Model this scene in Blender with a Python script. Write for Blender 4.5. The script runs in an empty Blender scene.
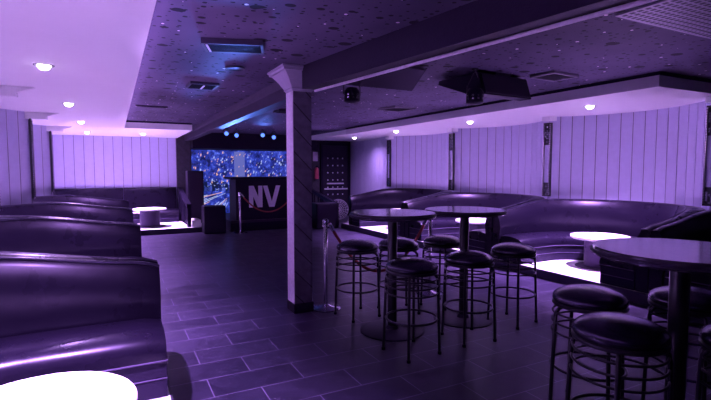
import bpy, math, random
from math import sin, cos, pi, radians, sqrt, atan2
from mathutils import Vector, Matrix
random.seed(7)
scene = bpy.context.scene
COL = scene.collection

# ------------------------------------------------------------------ materials
def new_mat(name):
    m = bpy.data.materials.new(name); m.use_nodes = True
    nt = m.node_tree; b = nt.nodes['Principled BSDF']
    return m, nt, b

def mat(name, col, rough=0.5, metal=0.0, spec=0.5, noise=0.0, nscale=20.0, bump=0.0, bscale=60.0, coat=0.0, rnoise=0.0, tint=(0.6, 0.42, 1.0), crough=0.24):
    m, nt, b = new_mat(name)
    b.inputs['Base Color'].default_value = (*col, 1)
    b.inputs['Roughness'].default_value = rough
    b.inputs['Metallic'].default_value = metal
    b.inputs['Specular IOR Level'].default_value = spec
    b.inputs['Coat Weight'].default_value = coat
    if max(col) < 0.15 and metal == 0:
        b.inputs['Specular Tint'].default_value = (*tint, 1)
        b.inputs['Specular IOR Level'].default_value = spec*0.6
    b.inputs['Coat Roughness'].default_value = crough
    tc = nt.nodes.new('ShaderNodeTexCoord')
    if noise or rnoise:
        n = nt.nodes.new('ShaderNodeTexNoise'); n.inputs['Scale'].default_value = nscale
        n.inputs['Detail'].default_value = 5
        nt.links.new(tc.outputs['Object'], n.inputs['Vector'])
        if noise:
            mx = nt.nodes.new('ShaderNodeMix'); mx.data_type = 'RGBA'
            mx.inputs['A'].default_value = (*[c * (1 - noise) for c in col], 1)
            mx.inputs['B'].default_value = (*[min(1, c * (1 + noise)) for c in col], 1)
            nt.links.new(n.outputs['Fac'], mx.inputs['Factor'])
            nt.links.new(mx.outputs['Result'], b.inputs['Base Color'])
        if rnoise:
            mr = nt.nodes.new('ShaderNodeMapRange')
            mr.inputs['From Min'].default_value = 0.3; mr.inputs['From Max'].default_value = 0.7
            mr.inputs['To Min'].default_value = rough - rnoise; mr.inputs['To Max'].default_value = rough + rnoise
            nt.links.new(n.outputs['Fac'], mr.inputs['Value']); nt.links.new(mr.outputs['Result'], b.inputs['Roughness'])
    if bump:
        n2 = nt.nodes.new('ShaderNodeTexNoise'); n2.inputs['Scale'].default_value = bscale
        n2.inputs['Detail'].default_value = 4
        nt.links.new(tc.outputs['Object'], n2.inputs['Vector'])
        bp = nt.nodes.new('ShaderNodeBump'); bp.inputs['Strength'].default_value = bump; bp.inputs['Distance'].default_value = 0.01
        nt.links.new(n2.outputs['Fac'], bp.inputs['Height']); nt.links.new(bp.outputs['Normal'], b.inputs['Normal'])
    return m

def emis(name, col, strength):
    m, nt, b = new_mat(name)
    b.inputs['Base Color'].default_value = (0, 0, 0, 1)
    b.inputs['Emission Color'].default_value = (*col, 1)
    b.inputs['Emission Strength'].default_value = strength
    return m

M = {}
M['leather'] = mat('leather', (0.006, 0.004, 0.011), 0.30, bump=0.10, bscale=9, spec=0.32, rnoise=0.05, nscale=6, coat=0.12, tint=(0.8, 0.65, 1.0))
M['leather_side'] = mat('leather_dark', (0.012, 0.009, 0.02), 0.5, bump=0.2, bscale=200, spec=0.3)
M['piping'] = mat('piping', (0.03, 0.025, 0.045), 0.35)
M['piping_pale'] = mat('piping_pale', (0.07, 0.055, 0.10), 0.4)
M['stool_leather'] = mat('stool_leather', (0.010, 0.007, 0.017), 0.26, bump=0.08, bscale=25, spec=0.9, coat=0.8, crough=0.2)
M['black_metal'] = mat('black_metal', (0.05, 0.045, 0.06), 0.3, metal=0.7, noise=0.2)
M['chrome'] = mat('chrome', (0.75, 0.73, 0.8), 0.12, metal=1, noise=0.05)
M['tabletop'] = mat('dark_tabletop', (0.045, 0.036, 0.055), 0.17, noise=0.25, nscale=30, spec=1.2, rnoise=0.03, coat=0.7, crough=0.12)
M['table_edge'] = mat('table_edge', (0.03, 0.024, 0.04), 0.4, noise=0.2)
M['white_top'] = mat('white_laminate', (0.90, 0.88, 0.86), 0.3, noise=0.03)
M['drum'] = mat('drum_laminate', (0.035, 0.025, 0.05), 0.5, noise=0.2, nscale=8)
M['soffit'] = mat('soffit_plaster', (0.87, 0.87, 0.86), 0.75, noise=0.02, nscale=4)
M['wall_panel'] = mat('wall_panel', (0.52, 0.50, 0.70), 0.38, noise=0.08, nscale=14, spec=0.5)
M['groove'] = mat('panel_groove', (0.16, 0.14, 0.2), 0.8, noise=0.2)
M['dark_wall'] = mat('dark_wall', (0.03, 0.025, 0.04), 0.7, noise=0.3, nscale=5, bump=0.2, bscale=15)
M['black'] = mat('black_paint', (0.010, 0.008, 0.014), 0.55, noise=0.3, bump=0.15, bscale=80)
M['riser'] = mat('dark_riser', (0.035, 0.03, 0.045), 0.45, noise=0.3)
M['white_floor'] = mat('white_platform_floor', (0.90, 0.88, 0.86), 0.35, noise=0.04, nscale=5)
M['mirror'] = mat('mirror_glass', (0.6, 0.58, 0.68), 0.16, metal=0.9, noise=0.08)
M['bead'] = mat('silver_bead', (0.5, 0.48, 0.55), 0.25, metal=0.8, noise=0.2)
M['speaker'] = mat('speaker_black', (0.012, 0.010, 0.018), 0.5, noise=0.4, nscale=150)
M['speaker_grey'] = mat('speaker_face', (0.02, 0.016, 0.026), 0.5, noise=0.3, nscale=120)
M['rope'] = mat('velvet_rope', (0.32, 0.05, 0.05), 0.8, noise=0.25, nscale=60)
M['logo'] = mat('logo_silver', (0.72, 0.66, 0.78), 0.45, noise=0.08)
M['fan_wire'] = mat('fan_wire', (0.75, 0.72, 0.8), 0.35, metal=0.3, noise=0.1)
M['stud'] = mat('stud_steel', (0.85, 0.83, 0.9), 0.3, metal=0.2, noise=0.03)
M['red'] = mat('extinguisher_red', (0.55, 0.08, 0.12), 0.35, noise=0.1)
M['sign'] = mat('sign_plate', (0.6, 0.5, 0.62), 0.5, noise=0.1)
M['lit_face'] = mat('lit_face', (0.62, 0.56, 0.66), 0.55, noise=0.35, nscale=30)  # pale tone imitates light on the pillar's left face and the beam lip
M['grille_plate'] = mat('grille_plate', (0.28, 0.25, 0.34), 0.5, noise=0.1)
M['vent'] = mat('vent_metal', (0.035, 0.03, 0.045), 0.5, noise=0.2)
M['vent_light'] = mat('vent_light_metal', (0.16, 0.14, 0.19), 0.45, noise=0.1)
M['blue_lens'] = emis('blue_lens', (0.10, 0.22, 1.0), 2.2)
M['lamp'] = emis('lamp_glow', (0.95, 0.8, 1.0), 20)

def ceiling_mat():
    m, nt, b = new_mat('fissured_ceiling')
    N = nt.nodes.new; L = nt.links.new
    tc = N('ShaderNodeTexCoord')
    def flecks(scale, sx, thr_lo, thr_pow, keep):
        mp = N('ShaderNodeMapping'); mp.inputs['Scale'].default_value = (scale * sx, scale, 1)
        L(tc.outputs['Object'], mp.inputs['Vector'])
        v = N('ShaderNodeTexVoronoi'); v.voronoi_dimensions = '2D'; v.inputs['Scale'].default_value = 1
        L(mp.outputs['Vector'], v.inputs['Vector'])
        sp = N('ShaderNodeSeparateColor'); L(v.outputs['Color'], sp.inputs['Color'])
        pw = N('ShaderNodeMath'); pw.operation = 'POWER'; L(sp.outputs['Red'], pw.inputs[0]); pw.inputs[1].default_value = thr_pow
        ml = N('ShaderNodeMath'); ml.operation = 'MULTIPLY'; L(pw.outputs[0], ml.inputs[0]); ml.inputs[1].default_value = thr_lo
        lt = N('ShaderNodeMath'); lt.operation = 'LESS_THAN'; L(v.outputs['Distance'], lt.inputs[0]); L(ml.outputs[0], lt.inputs[1])
        kp = N('ShaderNodeMath'); kp.operation = 'LESS_THAN'; L(sp.outputs['Green'], kp.inputs[0]); kp.inputs[1].default_value = keep
        o = N('ShaderNodeMath'); o.operation = 'MULTIPLY'; L(lt.outputs[0], o.inputs[0]); L(kp.outputs[0], o.inputs[1])
        return o
    f1 = flecks(6.0, 0.8, 0.29, 1.6, 0.62)
    f2 = flecks(15.0, 0.9, 0.24, 1.4, 0.8)
    f3 = flecks(8.0, 1.0, 0.11, 0.8, 0.14)
    mx = N('ShaderNodeMath'); mx.operation = 'MAXIMUM'; L(f1.outputs[0], mx.inputs[0]); L(f2.outputs[0], mx.inputs[1])
    n = N('ShaderNodeTexNoise'); n.inputs['Scale'].default_value = 2.2; n.inputs['Detail'].default_value = 6
    L(tc.outputs['Object'], n.inputs['Vector'])
    base = N('ShaderNodeMix'); base.data_type = 'RGBA'
    base.inputs['A'].default_value = (0.046, 0.038, 0.072, 1); base.inputs['B'].default_value = (0.105, 0.086, 0.15, 1)
    L(n.outputs['Fac'], base.inputs['Factor'])
    cm = N('ShaderNodeMix'); cm.data_type = 'RGBA'
    L(mx.outputs[0], cm.inputs['Factor']); L(base.outputs['Result'], cm.inputs['A']); cm.inputs['B'].default_value = (0.008, 0.006, 0.012, 1)
    cn = N('ShaderNodeMix'); cn.data_type = 'RGBA'; L(f3.outputs[0], cn.inputs['Factor']); L(cm.outputs['Result'], cn.inputs['A']); cn.inputs['B'].default_value = (0.9, 0.75, 0.8, 1)
    L(cn.outputs['Result'], b.inputs['Base Color'])
    L(f3.outputs[0], b.inputs['Metallic'])
    r = N('ShaderNodeMapRange'); L(f3.outputs[0], r.inputs['Value']); r.inputs['To Min'].default_value = 0.6; r.inputs['To Max'].default_value = 0.3; b.inputs['Specular IOR Level'].default_value = 0.06
    L(r.outputs['Result'], b.inputs['Roughness'])
    return m
M['ceiling'] = ceiling_mat()

def floor_mat():
    m, nt, b = new_mat('slate_tiles')
    N = nt.nodes.new; L = nt.links.new
    tc = N('ShaderNodeTexCoord')
    mp = N('ShaderNodeMapping'); mp.inputs['Location'].default_value = (-0.225, -0.142, 0)
    L(tc.outputs['Object'], mp.inputs['Vector'])
    br = N('ShaderNodeTexBrick'); br.inputs['Scale'].default_value = 1
    br.inputs['Brick Width'].default_value = 0.61; br.inputs['Row Height'].default_value = 0.285
    br.inputs['Mortar Size'].default_value = 0.0035; br.inputs['Mortar Smooth'].default_value = 0.1
    br.inputs['Color1'].default_value = (0.020, 0.016, 0.034, 1); br.inputs['Color2'].default_value = (0.036, 0.029, 0.058, 1)
    br.inputs['Mortar'].default_value = (0.15, 0.12, 0.21, 1)
    L(mp.outputs['Vector'], br.inputs['Vector'])
    n = N('ShaderNodeTexNoise'); n.inputs['Scale'].default_value = 5; n.inputs['Detail'].default_value = 6; n.inputs['Roughness'].default_value = 0.55
    n.inputs['Distortion'].default_value = 0.8
    L(tc.outputs['Object'], n.inputs['Vector'])
    mx = N('ShaderNodeMix'); mx.data_type = 'RGBA'; mx.blend_type = 'MULTIPLY'; mx.inputs['Factor'].default_value = 0.7
    cr = N('ShaderNodeMapRange'); cr.inputs['From Min'].default_value = 0.3; cr.inputs['From Max'].default_value = 0.7
    cr.inputs['To Min'].default_value = 0.55; cr.inputs['To Max'].default_value = 1.3
    L(n.outputs['Fac'], cr.inputs['Value'])
    L(br.outputs['Color'], mx.inputs['A']); L(cr.outputs['Result'], mx.inputs['B'])
    L(mx.outputs['Result'], b.inputs['Base Color'])
    rr = N('ShaderNodeMapRange'); rr.inputs['From Min'].default_value = 0.3; rr.inputs['From Max'].default_value = 0.7
    rr.inputs['To Min'].default_value = 0.29; rr.inputs['To Max'].default_value = 0.40
    L(n.outputs['Fac'], rr.inputs['Value']); L(rr.outputs['Result'], b.inputs['Roughness'])
    b.inputs['Specular IOR Level'].default_value = 0.45; b.inputs['Specular Tint'].default_value = (0.7, 0.5, 1.0, 1)
    iv = N('ShaderNodeMath'); iv.operation = 'MULTIPLY_ADD'; iv.inputs[1].default_value = -0.6
    L(br.outputs['Fac'], iv.inputs[0]); L(n.outputs['Fac'], iv.inputs[2])
    bp = N('ShaderNodeBump'); bp.inputs['Strength'].default_value = 0.12; bp.inputs['Distance'].default_value = 0.012
    L(iv.outputs[0], bp.inputs['Height']); L(bp.outputs['Normal'], b.inputs['Normal'])
    return m
M['floor'] = floor_mat()

def chevron_mat(kk=1.0):
    # dark timber boards laid on the diagonal
    m, nt, b = new_mat('diagonal_boards')
    N = nt.nodes.new; L = nt.links.new
    tc = N('ShaderNodeTexCoord')
    sp = N('ShaderNodeSeparateXYZ'); L(tc.outputs['Object'], sp.inputs[0])
    a = N('ShaderNodeMath'); a.operation = 'ADD'; L(sp.outputs['X'], a.inputs[0]); L(sp.outputs['Y'], a.inputs[1])
    c = N('ShaderNodeMath'); c.operation = 'ADD'; L(a.outputs[0], c.inputs[0]); L(sp.outputs['Z'], c.inputs[1])
    d = N('ShaderNodeMath'); d.operation = 'DIVIDE'; L(c.outputs[0], d.inputs[0]); d.inputs[1].default_value = 0.24
    fr = N('ShaderNodeMath'); fr.operation = 'FRACT'; L(d.outputs[0], fr.inputs[0])
    lt = N('ShaderNodeMath'); lt.operation = 'LESS_THAN'; L(fr.outputs[0], lt.inputs[0]); lt.inputs[1].default_value = 0.06
    n = N('ShaderNodeTexNoise'); n.inputs['Scale'].default_value = 14; n.inputs['Detail'].default_value = 6; L(tc.outputs['Object'], n.inputs['Vector'])
    base = N('ShaderNodeMix'); base.data_type = 'RGBA'; L(n.outputs['Fac'], base.inputs['Factor'])
    base.inputs['A'].default_value = (0.04*kk, 0.033*kk, 0.055*kk, 1); base.inputs['B'].default_value = (0.20*kk, 0.17*kk, 0.25*kk, 1)
    mx = N('ShaderNodeMix'); mx.data_type = 'RGBA'; L(lt.outputs[0], mx.inputs['Factor'])
    L(base.outputs['Result'], mx.inputs['A']); mx.inputs['B'].default_value = (0.015, 0.012, 0.02, 1)
    L(mx.outputs['Result'], b.inputs['Base Color']); b.inputs['Roughness'].default_value = 0.6
    bp = N('ShaderNodeBump'); bp.inputs['Strength'].default_value = 0.6; bp.inputs['Distance'].default_value = 0.02; bp.invert = True
    L(lt.outputs[0], bp.inputs['Height']); L(bp.outputs['Normal'], b.inputs['Normal'])
    return m
M['boards'] = chevron_mat(); M['boards_dark'] = chevron_mat(0.3)

def screen_mat():
    m, nt, b = new_mat('screen_night_blue')
    N = nt.nodes.new; L = nt.links.new
    tc = N('ShaderNodeTexCoord')
    n = N('ShaderNodeTexNoise'); n.inputs['Scale'].default_value = 7; n.inputs['Detail'].default_value = 8; n.inputs['Roughness'].default_value = 0.75
    L(tc.outputs['Object'], n.inputs['Vector'])
    cr = N('ShaderNodeValToRGB')
    e = cr.color_ramp.elements
    e[0].position = 0.40; e[0].color = (0.004, 0.006, 0.05, 1)
    e[1].position = 0.80; e[1].color = (0.22, 0.32, 1.0, 1)
    k = e.new(0.55); k.color = (0.02, 0.035, 0.34, 1)
    L(n.outputs['Fac'], cr.inputs['Fac'])
    b.inputs['Base Color'].default_value = (0, 0, 0, 1)
    L(cr.outputs['Color'], b.inputs['Emission Color']); b.inputs['Emission Strength'].default_value = 1.5
    return m
M['scr_base'] = screen_mat()
M['scr_white'] = emis('screen_pale', (0.50, 0.58, 1.0), 0.9)
M['scr_mid'] = emis('screen_blue', (0.09, 0.13, 0.75), 1.0)
M['scr_warm'] = emis('screen_orange', (0.95, 0.5, 0.42), 0.9)
M['scr_grey'] = emis('screen_greyblue', (0.16, 0.18, 0.62), 0.8)
M['scr_dark'] = emis('screen_dark', (0.005, 0.01, 0.06), 1.0)

# ------------------------------------------------------------------ mesh builder
class MB:
    def __init__(s): s.v = []; s.f = []; s.mi = []; s.cur = 0
    def add(s, vs, fs):
        o = len(s.v); s.v += [tuple(p) for p in vs]; s.f += [[i + o for i in f] for f in fs]; s.mi += [s.cur] * len(fs); return s
    def box(s, x0, x1, y0, y1, z0, z1):
        return s.add([(x0,y0,z0),(x1,y0,z0),(x1,y1,z0),(x0,y1,z0),(x0,y0,z1),(x1,y0,z1),(x1,y1,z1),(x0,y1,z1)],
                     [(0,3,2,1),(4,5,6,7),(0,1,5,4),(1,2,6,5),(2,3,7,6),(3,0,4,7)])
    def rbox(s, x0, x1, y0, y1, z0, z1, b=0.01):
        # box with chamfered edges
        vs = []; 
        for (sx, sy, sz) in [(a,b_,c) for a in (0,1) for b_ in (0,1) for c in (0,1)]:
            X = (x0, x1)[sx]; Y = (y0, y1)[sy]; Z = (z0, z1)[sz]
            dx = b if sx == 0 else -b; dy = b if sy == 0 else -b; dz = b if sz == 0 else -b
            vs += [(X, Y+dy, Z+dz), (X+dx, Y, Z+dz), (X+dx, Y+dy, Z)]
        def I(a, b_, c, k): return (a*4 + b_*2 + c)*3 + k
        fs = []
        for a in (0,1):
            fs.append([I(a,0,0,0),I(a,1,0,0),I(a,1,1,0),I(a,0,1,0)]); fs.append([I(0,a,0,1),I(1,a,0,1),I(1,a,1,1),I(0,a,1,1)]); fs.append([I(0,0,a,2),I(1,0,a,2),I(1,1,a,2),I(0,1,a,2)])
        for p in (0,1):
            for q in (0,1):
                fs.append([I(p,q,0,0),I(p,q,1,0),I(p,q,1,1),I(p,q,0,1)])
                fs.append([I(p,0,q,0),I(p,1,q,0),I(p,1,q,2),I(p,0,q,2)])
                fs.append([I(0,p,q,1),I(1,p,q,1),I(1,p,q,2),I(0,p,q,2)])
                for r in (0,1): fs.append([I(p,q,r,0),I(p,q,r,1),I(p,q,r,2)])
        # dedupe corner triangles is unnecessary: each p,q,r appears once
        return s.add(vs, fs)
    def prism(s, poly, axis, a, b):
        # poly: list of 2D points; extruded along axis ('x','y','z') from a to b
        def P(p, t): return {'x': (t, p[0], p[1]), 'y': (p[0], t, p[1]), 'z': (p[0], p[1], t)}[axis]
        n = len(poly)
        return s.add([P(p, a) for p in poly] + [P(p, b) for p in poly],
                     [list(range(n))[::-1], list(range(n, 2*n))] + [(i, (i+1) % n, n + (i+1) % n, n + i) for i in range(n)])
    def lathe(s, prof, seg=32, cx=0, cy=0, cz=0, M4=None):
        vs = []; fs = []; n = len(prof)
        for k in range(seg):
            a = 2*pi*k/seg
            for (r, z) in prof:
                p = Vector((r*cos(a), r*sin(a), z))
                if M4: p = M4 @ p
                vs.append((p.x+cx, p.y+cy, p.z+cz))
        for k in range(seg):
            k2 = (k+1) % seg
            for i in range(n-1):
                fs.append((k*n+i, k2*n+i, k2*n+i+1, k*n+i+1))
        if prof[0][0] > 1e-5: fs.append([k*n for k in range(seg)][::-1])
        if prof[-1][0] > 1e-5: fs.append([k*n+n-1 for k in range(seg)])
        return s.add(vs, fs)
    def tube(s, pts, r, seg=8, closed=False):
        pts = [Vector(p) for p in pts]; n = len(pts); vs = []; fs = []
        prev = None
        for i, p in enumerate(pts):
            if closed: t = (pts[(i+1) % n] - pts[i-1]).normalized()
            else: t = (pts[min(i+1, n-1)] - pts[max(i-1, 0)]).normalized()
            up = prev if prev is not None else (Vector((0,0,1)) if abs(t.z) < 0.9 else Vector((1,0,0)))
            a = (up - t*up.dot(t)).normalized(); b = t.cross(a); prev = a
            rr = r[i] if isinstance(r, (list, tuple)) else r
            for k in range(seg):
                th = 2*pi*k/seg; vs.append(p + a*cos(th)*rr + b*sin(th)*rr)
        m = n if closed else n-1
        for i in range(m):
            j = (i+1) % n
            for k in range(seg):
                fs.append((i*seg+k, i*seg+(k+1) % seg, j*seg+(k+1) % seg, j*seg+k))
        if not closed: fs.append(list(range(seg))[::-1]); fs.append([(n-1)*seg+k for k in range(seg)])
        return s.add(vs, fs)
    def ring(s, R, z, r, seg=36, cx=0, cy=0):
        return s.tube([(cx+R*cos(2*pi*k/seg), cy+R*sin(2*pi*k/seg), z) for k in range(seg)], r, 8, True)
    def loft(s, rows, cap=True):
        # rows of equal length point lists; each row is an open section closed on itself
        n = len(rows[0]); vs = [p for r in rows for p in r]; fs = []
        for i in range(len(rows)-1):
            for k in range(n):
                k2 = (k+1) % n
                fs.append((i*n+k, i*n+k2, (i+1)*n+k2, (i+1)*n+k))
        if cap: fs.append(list(range(n))[::-1]); fs.append([(len(rows)-1)*n+k for k in range(n)])
        return s.add(vs, fs)
    def build(s, name, mats, parent=None, smooth=False, ang=35, loc=None, rz=0):
        me = bpy.data.meshes.new(name)
        me.from_pydata([tuple(v) for v in s.v], [], s.f)
        if not isinstance(mats, (list, tuple)): mats = [mats]
        for mm in mats: me.materials.append(mm)
        for p, k in zip(me.polygons, s.mi): p.material_index = k
        import bmesh
        bm = bmesh.new(); bm.from_mesh(me)
        bmesh.ops.recalc_face_normals(bm, faces=bm.faces[:]); bm.to_mesh(me); bm.free()
        if smooth:
            me.shade_smooth(); me.set_sharp_from_angle(angle=radians(ang))
        o = bpy.data.objects.new(name, me); COL.objects.link(o)
        if parent: o.parent = parent
        if loc: o.location = loc
        o.rotation_euler.z = rz
        return o

def struct(o): o['kind'] = 'structure'; return o
def tag(o, label, cat, group=None):
    o['label'] = label; o['category'] = cat
    if group: o['group'] = group
    return o
def thing(name, label, cat, loc=(0,0,0), rz=0, group=None):
    o = bpy.data.objects.new(name, None); COL.objects.link(o); o.location = loc; o.rotation_euler.z = rz
    o.empty_display_size = 0.1
    return tag(o, label, cat, group)
def dup(root, label, loc, rz=0):
    r = root.copy(); COL.objects.link(r); r.location = loc; r.rotation_euler.z = rz; r['label'] = label
    for ch in list(root.children):
        c = ch.copy(); COL.objects.link(c); c.parent = r
        for g in list(ch.children):
            d = g.copy(); COL.objects.link(d); d.parent = c
    return r

# ------------------------------------------------------------------ dimensions (metres; camera stands at x=0, y=0)
CEIL = 2.45; SOF = 2.30; FARY = 13.40; NEARY = -3.0
LC = [-1.48, 0.98, 3.44, 5.90, 8.35, 10.80]        # where the alcoves meet on the side by the camera
RC = [0.62, 2.95, 5.28, 7.68, 10.15]               # and across the room
LX0, LCX = 0.25, -1.08
RX0, RCX = 5.05, 6.22
BULGE = 0.60

# ------------------------------------------------------------------ shell
struct(MB().box(-2.0, 7.4, NEARY-0.1, FARY+0.2, -0.1, 0).build('floor', M['floor']))
struct(MB().box(-2.0, 7.4, NEARY-0.1, FARY+0.2, CEIL, CEIL+0.1).build('ceiling', M['ceiling']))
# lowered ceilings over the two rows of alcoves
b = MB(); b.box(-2.0, 0.215, NEARY, 10.6, SOF, CEIL-0.002); b.box(-2.0, 1.52, 10.6, FARY, SOF, CEIL-0.002)
struct(b.build('ceiling_lowered', M['soffit']))
b = MB(); b.box(4.97, 7.4, 2.88, 10.1, SOF, CEIL-0.002); b.box(5.12, 7.4, 10.1, 12.9, SOF+0.03, CEIL-0.002)
b.cur = 1; b.box(4.955, 4.969, 2.88, 10.1, SOF+0.0, SOF+0.115); b.box(4.955, 7.4, 2.865, 2.879, SOF, SOF+0.115)
struct(b.build('ceiling_lowered', [M['soffit'], mat('fascia_paint', (0.7, 0.68, 0.72), 0.6, noise=0.05)]))
# ragged dark ceiling gap above the fascia
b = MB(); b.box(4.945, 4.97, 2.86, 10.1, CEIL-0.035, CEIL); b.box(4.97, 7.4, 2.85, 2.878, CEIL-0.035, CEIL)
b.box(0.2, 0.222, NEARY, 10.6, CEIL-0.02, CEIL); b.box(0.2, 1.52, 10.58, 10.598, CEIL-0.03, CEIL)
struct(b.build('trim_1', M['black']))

def plank_wall(name, pts, z0, z1, plank=0.17, th=0.012):
    """wall that follows a polyline in plan, faced with upright boards; thickness is on the outside (right of travel)"""
    P = [Vector(p) for p in pts]
    b = MB()
    segs = []
    L = 0
    # resample by arc length
    cum = [0]
    for a, c in zip(P, P[1:]): cum.append(cum[-1] + (c-a).length)
    tot = cum[-1]; n = max(1, round(tot/plank)); w = tot/n
    def at(s_):
        s_ = max(0, min(tot, s_))
        for i in range(len(P)-1):
            if s_ <= cum[i+1] + 1e-9:
                t = (s_-cum[i])/(cum[i+1]-cum[i]) if cum[i+1] > cum[i] else 0
                return P[i].lerp(P[i+1], t)
        return P[-1]
    g = 0.006
    for k in range(n):
        a = at(k*w+g); c = at((k+1)*w-g); t = (c-a).normalized(); o = Vector((t.y, -t.x))*th
        b.cur = 0
        q = [a, c, c+o, a+o]
        b.add([(p.x, p.y, z) for z in (z0, z1) for p in q], [(0,1,5,4),(1,2,6,5),(2,3,7,6),(3,0,4,7),(0,3,2,1),(4,5,6,7)])
        b.cur = 1
        a2 = at((k+1)*w-g-0.004); c2 = at((k+1)*w+g+0.004)
        if (c2-a2).length > 1e-4:
            i2 = Vector((t.y, -t.x))
            q = [a2+i2*0.006, c2+i2*0.006, c2+i2*(th+0.008), a2+i2*(th+0.008)]
            b.add([(p.x, p.y, z) for z in (z0, z1) for p in q], [(0,1,5,4),(1,2,6,5),(2,3,7,6),(3,0,4,7),(0,3,2,1),(4,5,6,7)])
    return struct(b.build(name, [M['wall_panel'], M['groove']]))

def wall_arc(h, n=24):
    """points (depth past the meeting line, along) of an alcove wall of half width h"""
    R = (h*h + BULGE*BULGE)/(2*BULGE); u0 = BULGE - R; a = atan2(h, -u0)
    return [(u0 + R*cos(t), R*sin(t)) for t in [(-a + 2*a*i/n) for i in range(n+1)]], R, u0

# right wall: travelling from near to far, outside is on the right hand side => (t.y,-t.x)
pts = [(RCX, NEARY), (RCX, RC[0])]
struct(MB().box(RCX, RCX+0.1, NEARY, RC[0], 0, CEIL).build('wall_right', M['wall_panel']))
for k in range(4):
    y0, y1 = RC[k], RC[k+1]; mid = (y0+y1)/2; arc, R_, u_ = wall_arc((y1-y0)/2)
    plank_wall('wall_right', [(RCX+u, mid+v) for u, v in arc], 0, SOF if k else CEIL)
plank_wall('wall_right', [(RCX, 10.15), (6.38, 10.7), (6.55, 11.5), (6.68, 12.4), (6.72, 13.38)], 0, SOF+0.03, 0.19)
# left wall: travel far to near so that outside is -X
for k in range(5):
    y0, y1 = LC[k], LC[k+1]; mid = (y0+y1)/2; arc, R_, u_ = wall_arc((y1-y0)/2)
    plank_wall('wall_left', [(LCX-u, mid-v) for u, v in arc], 0, SOF)
plank_wall('wall_left', [(-1.5, FARY), (-1.5, 11.1), (-1.3, 10.9), (LCX, 10.80)], 0, SOF)
struct(MB().box(-1.12, -1.02, NEARY, LC[0], 0, SOF).build('wall_left', M['wall_panel']))
struct(MB().box(-2.0, 7.4, NEARY-0.1, NEARY, 0, CEIL).build('wall_near', M['dark_wall']))
plank_wall('wall_far', [(1.49, 13.36), (-1.5, 13.36)][::-1], 0, SOF, 0.215, th=0.03) if False else None
b = MB(); n = 14; w = 2.99/n
for k in range(n):
    b.cur = 0; b.box(-1.5+k*w+0.006, -1.5+(k+1)*w-0.006, 13.34, 13.40, 0, SOF)
    b.cur = 1; b.box(-1.5+(k+1)*w-0.007, -1.5+(k+1)*w+0.007, 13.35, 13.40, 0, SOF)
struct(b.build('wall_far', [M['wall_panel'], M['groove']]))
struct(MB().box(1.49, 7.4, 13.40, 13.5, 0, CEIL).build('wall_far', M['dark_wall']))

# raised white floors inside the alcoves, with their dark risers
b = MB(); b.box(-1.95, 0.255, LC[0], 11.30, 0, 0.12); b.box(-1.95, 1.80, 11.30, 13.34, 0, 0.12); b.box(1.815, 2.05, 12.05, 13.34, 0, 0.12)
b.cur = 1; b.box(0.255, 0.27, LC[0], 11.285, 0, 0.118); b.box(0.27, 1.815, 11.285, 11.30, 0, 0.118); b.box(1.80, 1.815, 11.30, 13.34, 0, 0.118)
struct(b.build('floor_raised', [M['white_floor'], M['riser']]))
b = MB(); b.box(5.06, 7.2, RC[0], 10.50, 0, 0.12)
b.cur = 1; b.box(5.03, 5.06, RC[0], 10.53, 0, 0.118); b.box(5.06, 6.3, 10.50, 10.53, 0, 0.118)
struct(b.build('floor_raised', [M['white_floor'], M['riser']]))

# ledge ends where two alcoves meet, up at the lowered ceiling
for k, yc in enumerate(LC[2:]):
    b = MB(); b.prism([(LCX-0.05, SOF-0.105), (LCX+0.22, SOF-0.105), (LCX+0.22, SOF-0.06), (LCX+0.38, SOF-0.002), (LCX-0.05, SOF-0.002)], 'y', yc-0.06, yc+0.05)
    struct(b.build('trim_2', M['soffit']))
for k, yc in enumerate(RC[1:]):
    b = MB(); b.box(RCX-0.10, RCX+0.05, yc-0.10, yc+0.06, SOF-0.07, SOF-0.002)
    struct(b.build('trim_3', M['soffit']))

# ------------------------------------------------------------------ mirror strips
def mirror_strip(x, y, sgn, label):
    t = thing('mirror_strip', label, 'wall mirror', (x, y, 1.03), 0, 'mirror strips between the alcoves')
    w = 0.068; d0, d1 = (0.0, -0.05 if sgn > 0 else 0.022)
    lo, hi = sorted((d0, d1))
    b = MB(); b.box(lo, hi, -w, -w+0.02, 0, 1.17); b.box(lo, hi, w-0.02, w, 0, 1.17); b.box(lo, hi, -w, w, 0, 0.02); b.box(lo, hi, -w, w, 1.15, 1.17)
    b.cur = 1
    for k in range(38):
        for yy in (-w+0.01, w-0.01):
            b.add([(d1-0.006*sgn*(q in (4,)), yy + dy, 0.03+k*0.03 + dz) for q, (dy, dz) in enumerate([(-.007,-.009),(.007,-.009),(.007,.009),(-.007,.009),(0,0)])], [(0,1,4),(1,2,4),(2,3,4),(3,0,4)])
    b.build('frame', [M['black_metal'], M['bead']], t)
    e = -0.035 if sgn > 0 else 0.012
    b = MB(); b.box(min(0,e), max(0,e), -w+0.02, w-0.02, 0.22, 0.82); b.build('mirror_glass', M['wall_panel'], t)
    for (a, c) in ((0.02, 0.22), (0.82, 1.15)):
        b = MB(); b.box(min(0,e), max(0,e), -w+0.02, w-0.02, a, c)
        b.cur = 1
        n = int((c-a)/0.03)
        for i in range(n):
            for j in range(3):
                if random.random() < 0.4:
                    yy = -w+0.028+j*0.03; zz = a+0.004+i*0.03
                    b.box(min(e, e-0.004*sgn), max(e, e-0.004*sgn), yy, yy+0.024, zz, zz+0.024)
        b.build('mosaic_panel', [M['black_metal'], M['bead']], t)
mirror_strip(RCX-0.002, RC[1], 1, 'narrow dark framed mirror strip at the right edge, between the nearest two curved walls')
mirror_strip(RCX-0.002, RC[2], 1, 'narrow dark mirror strip above the long curved bench beside the lit white table')
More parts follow.
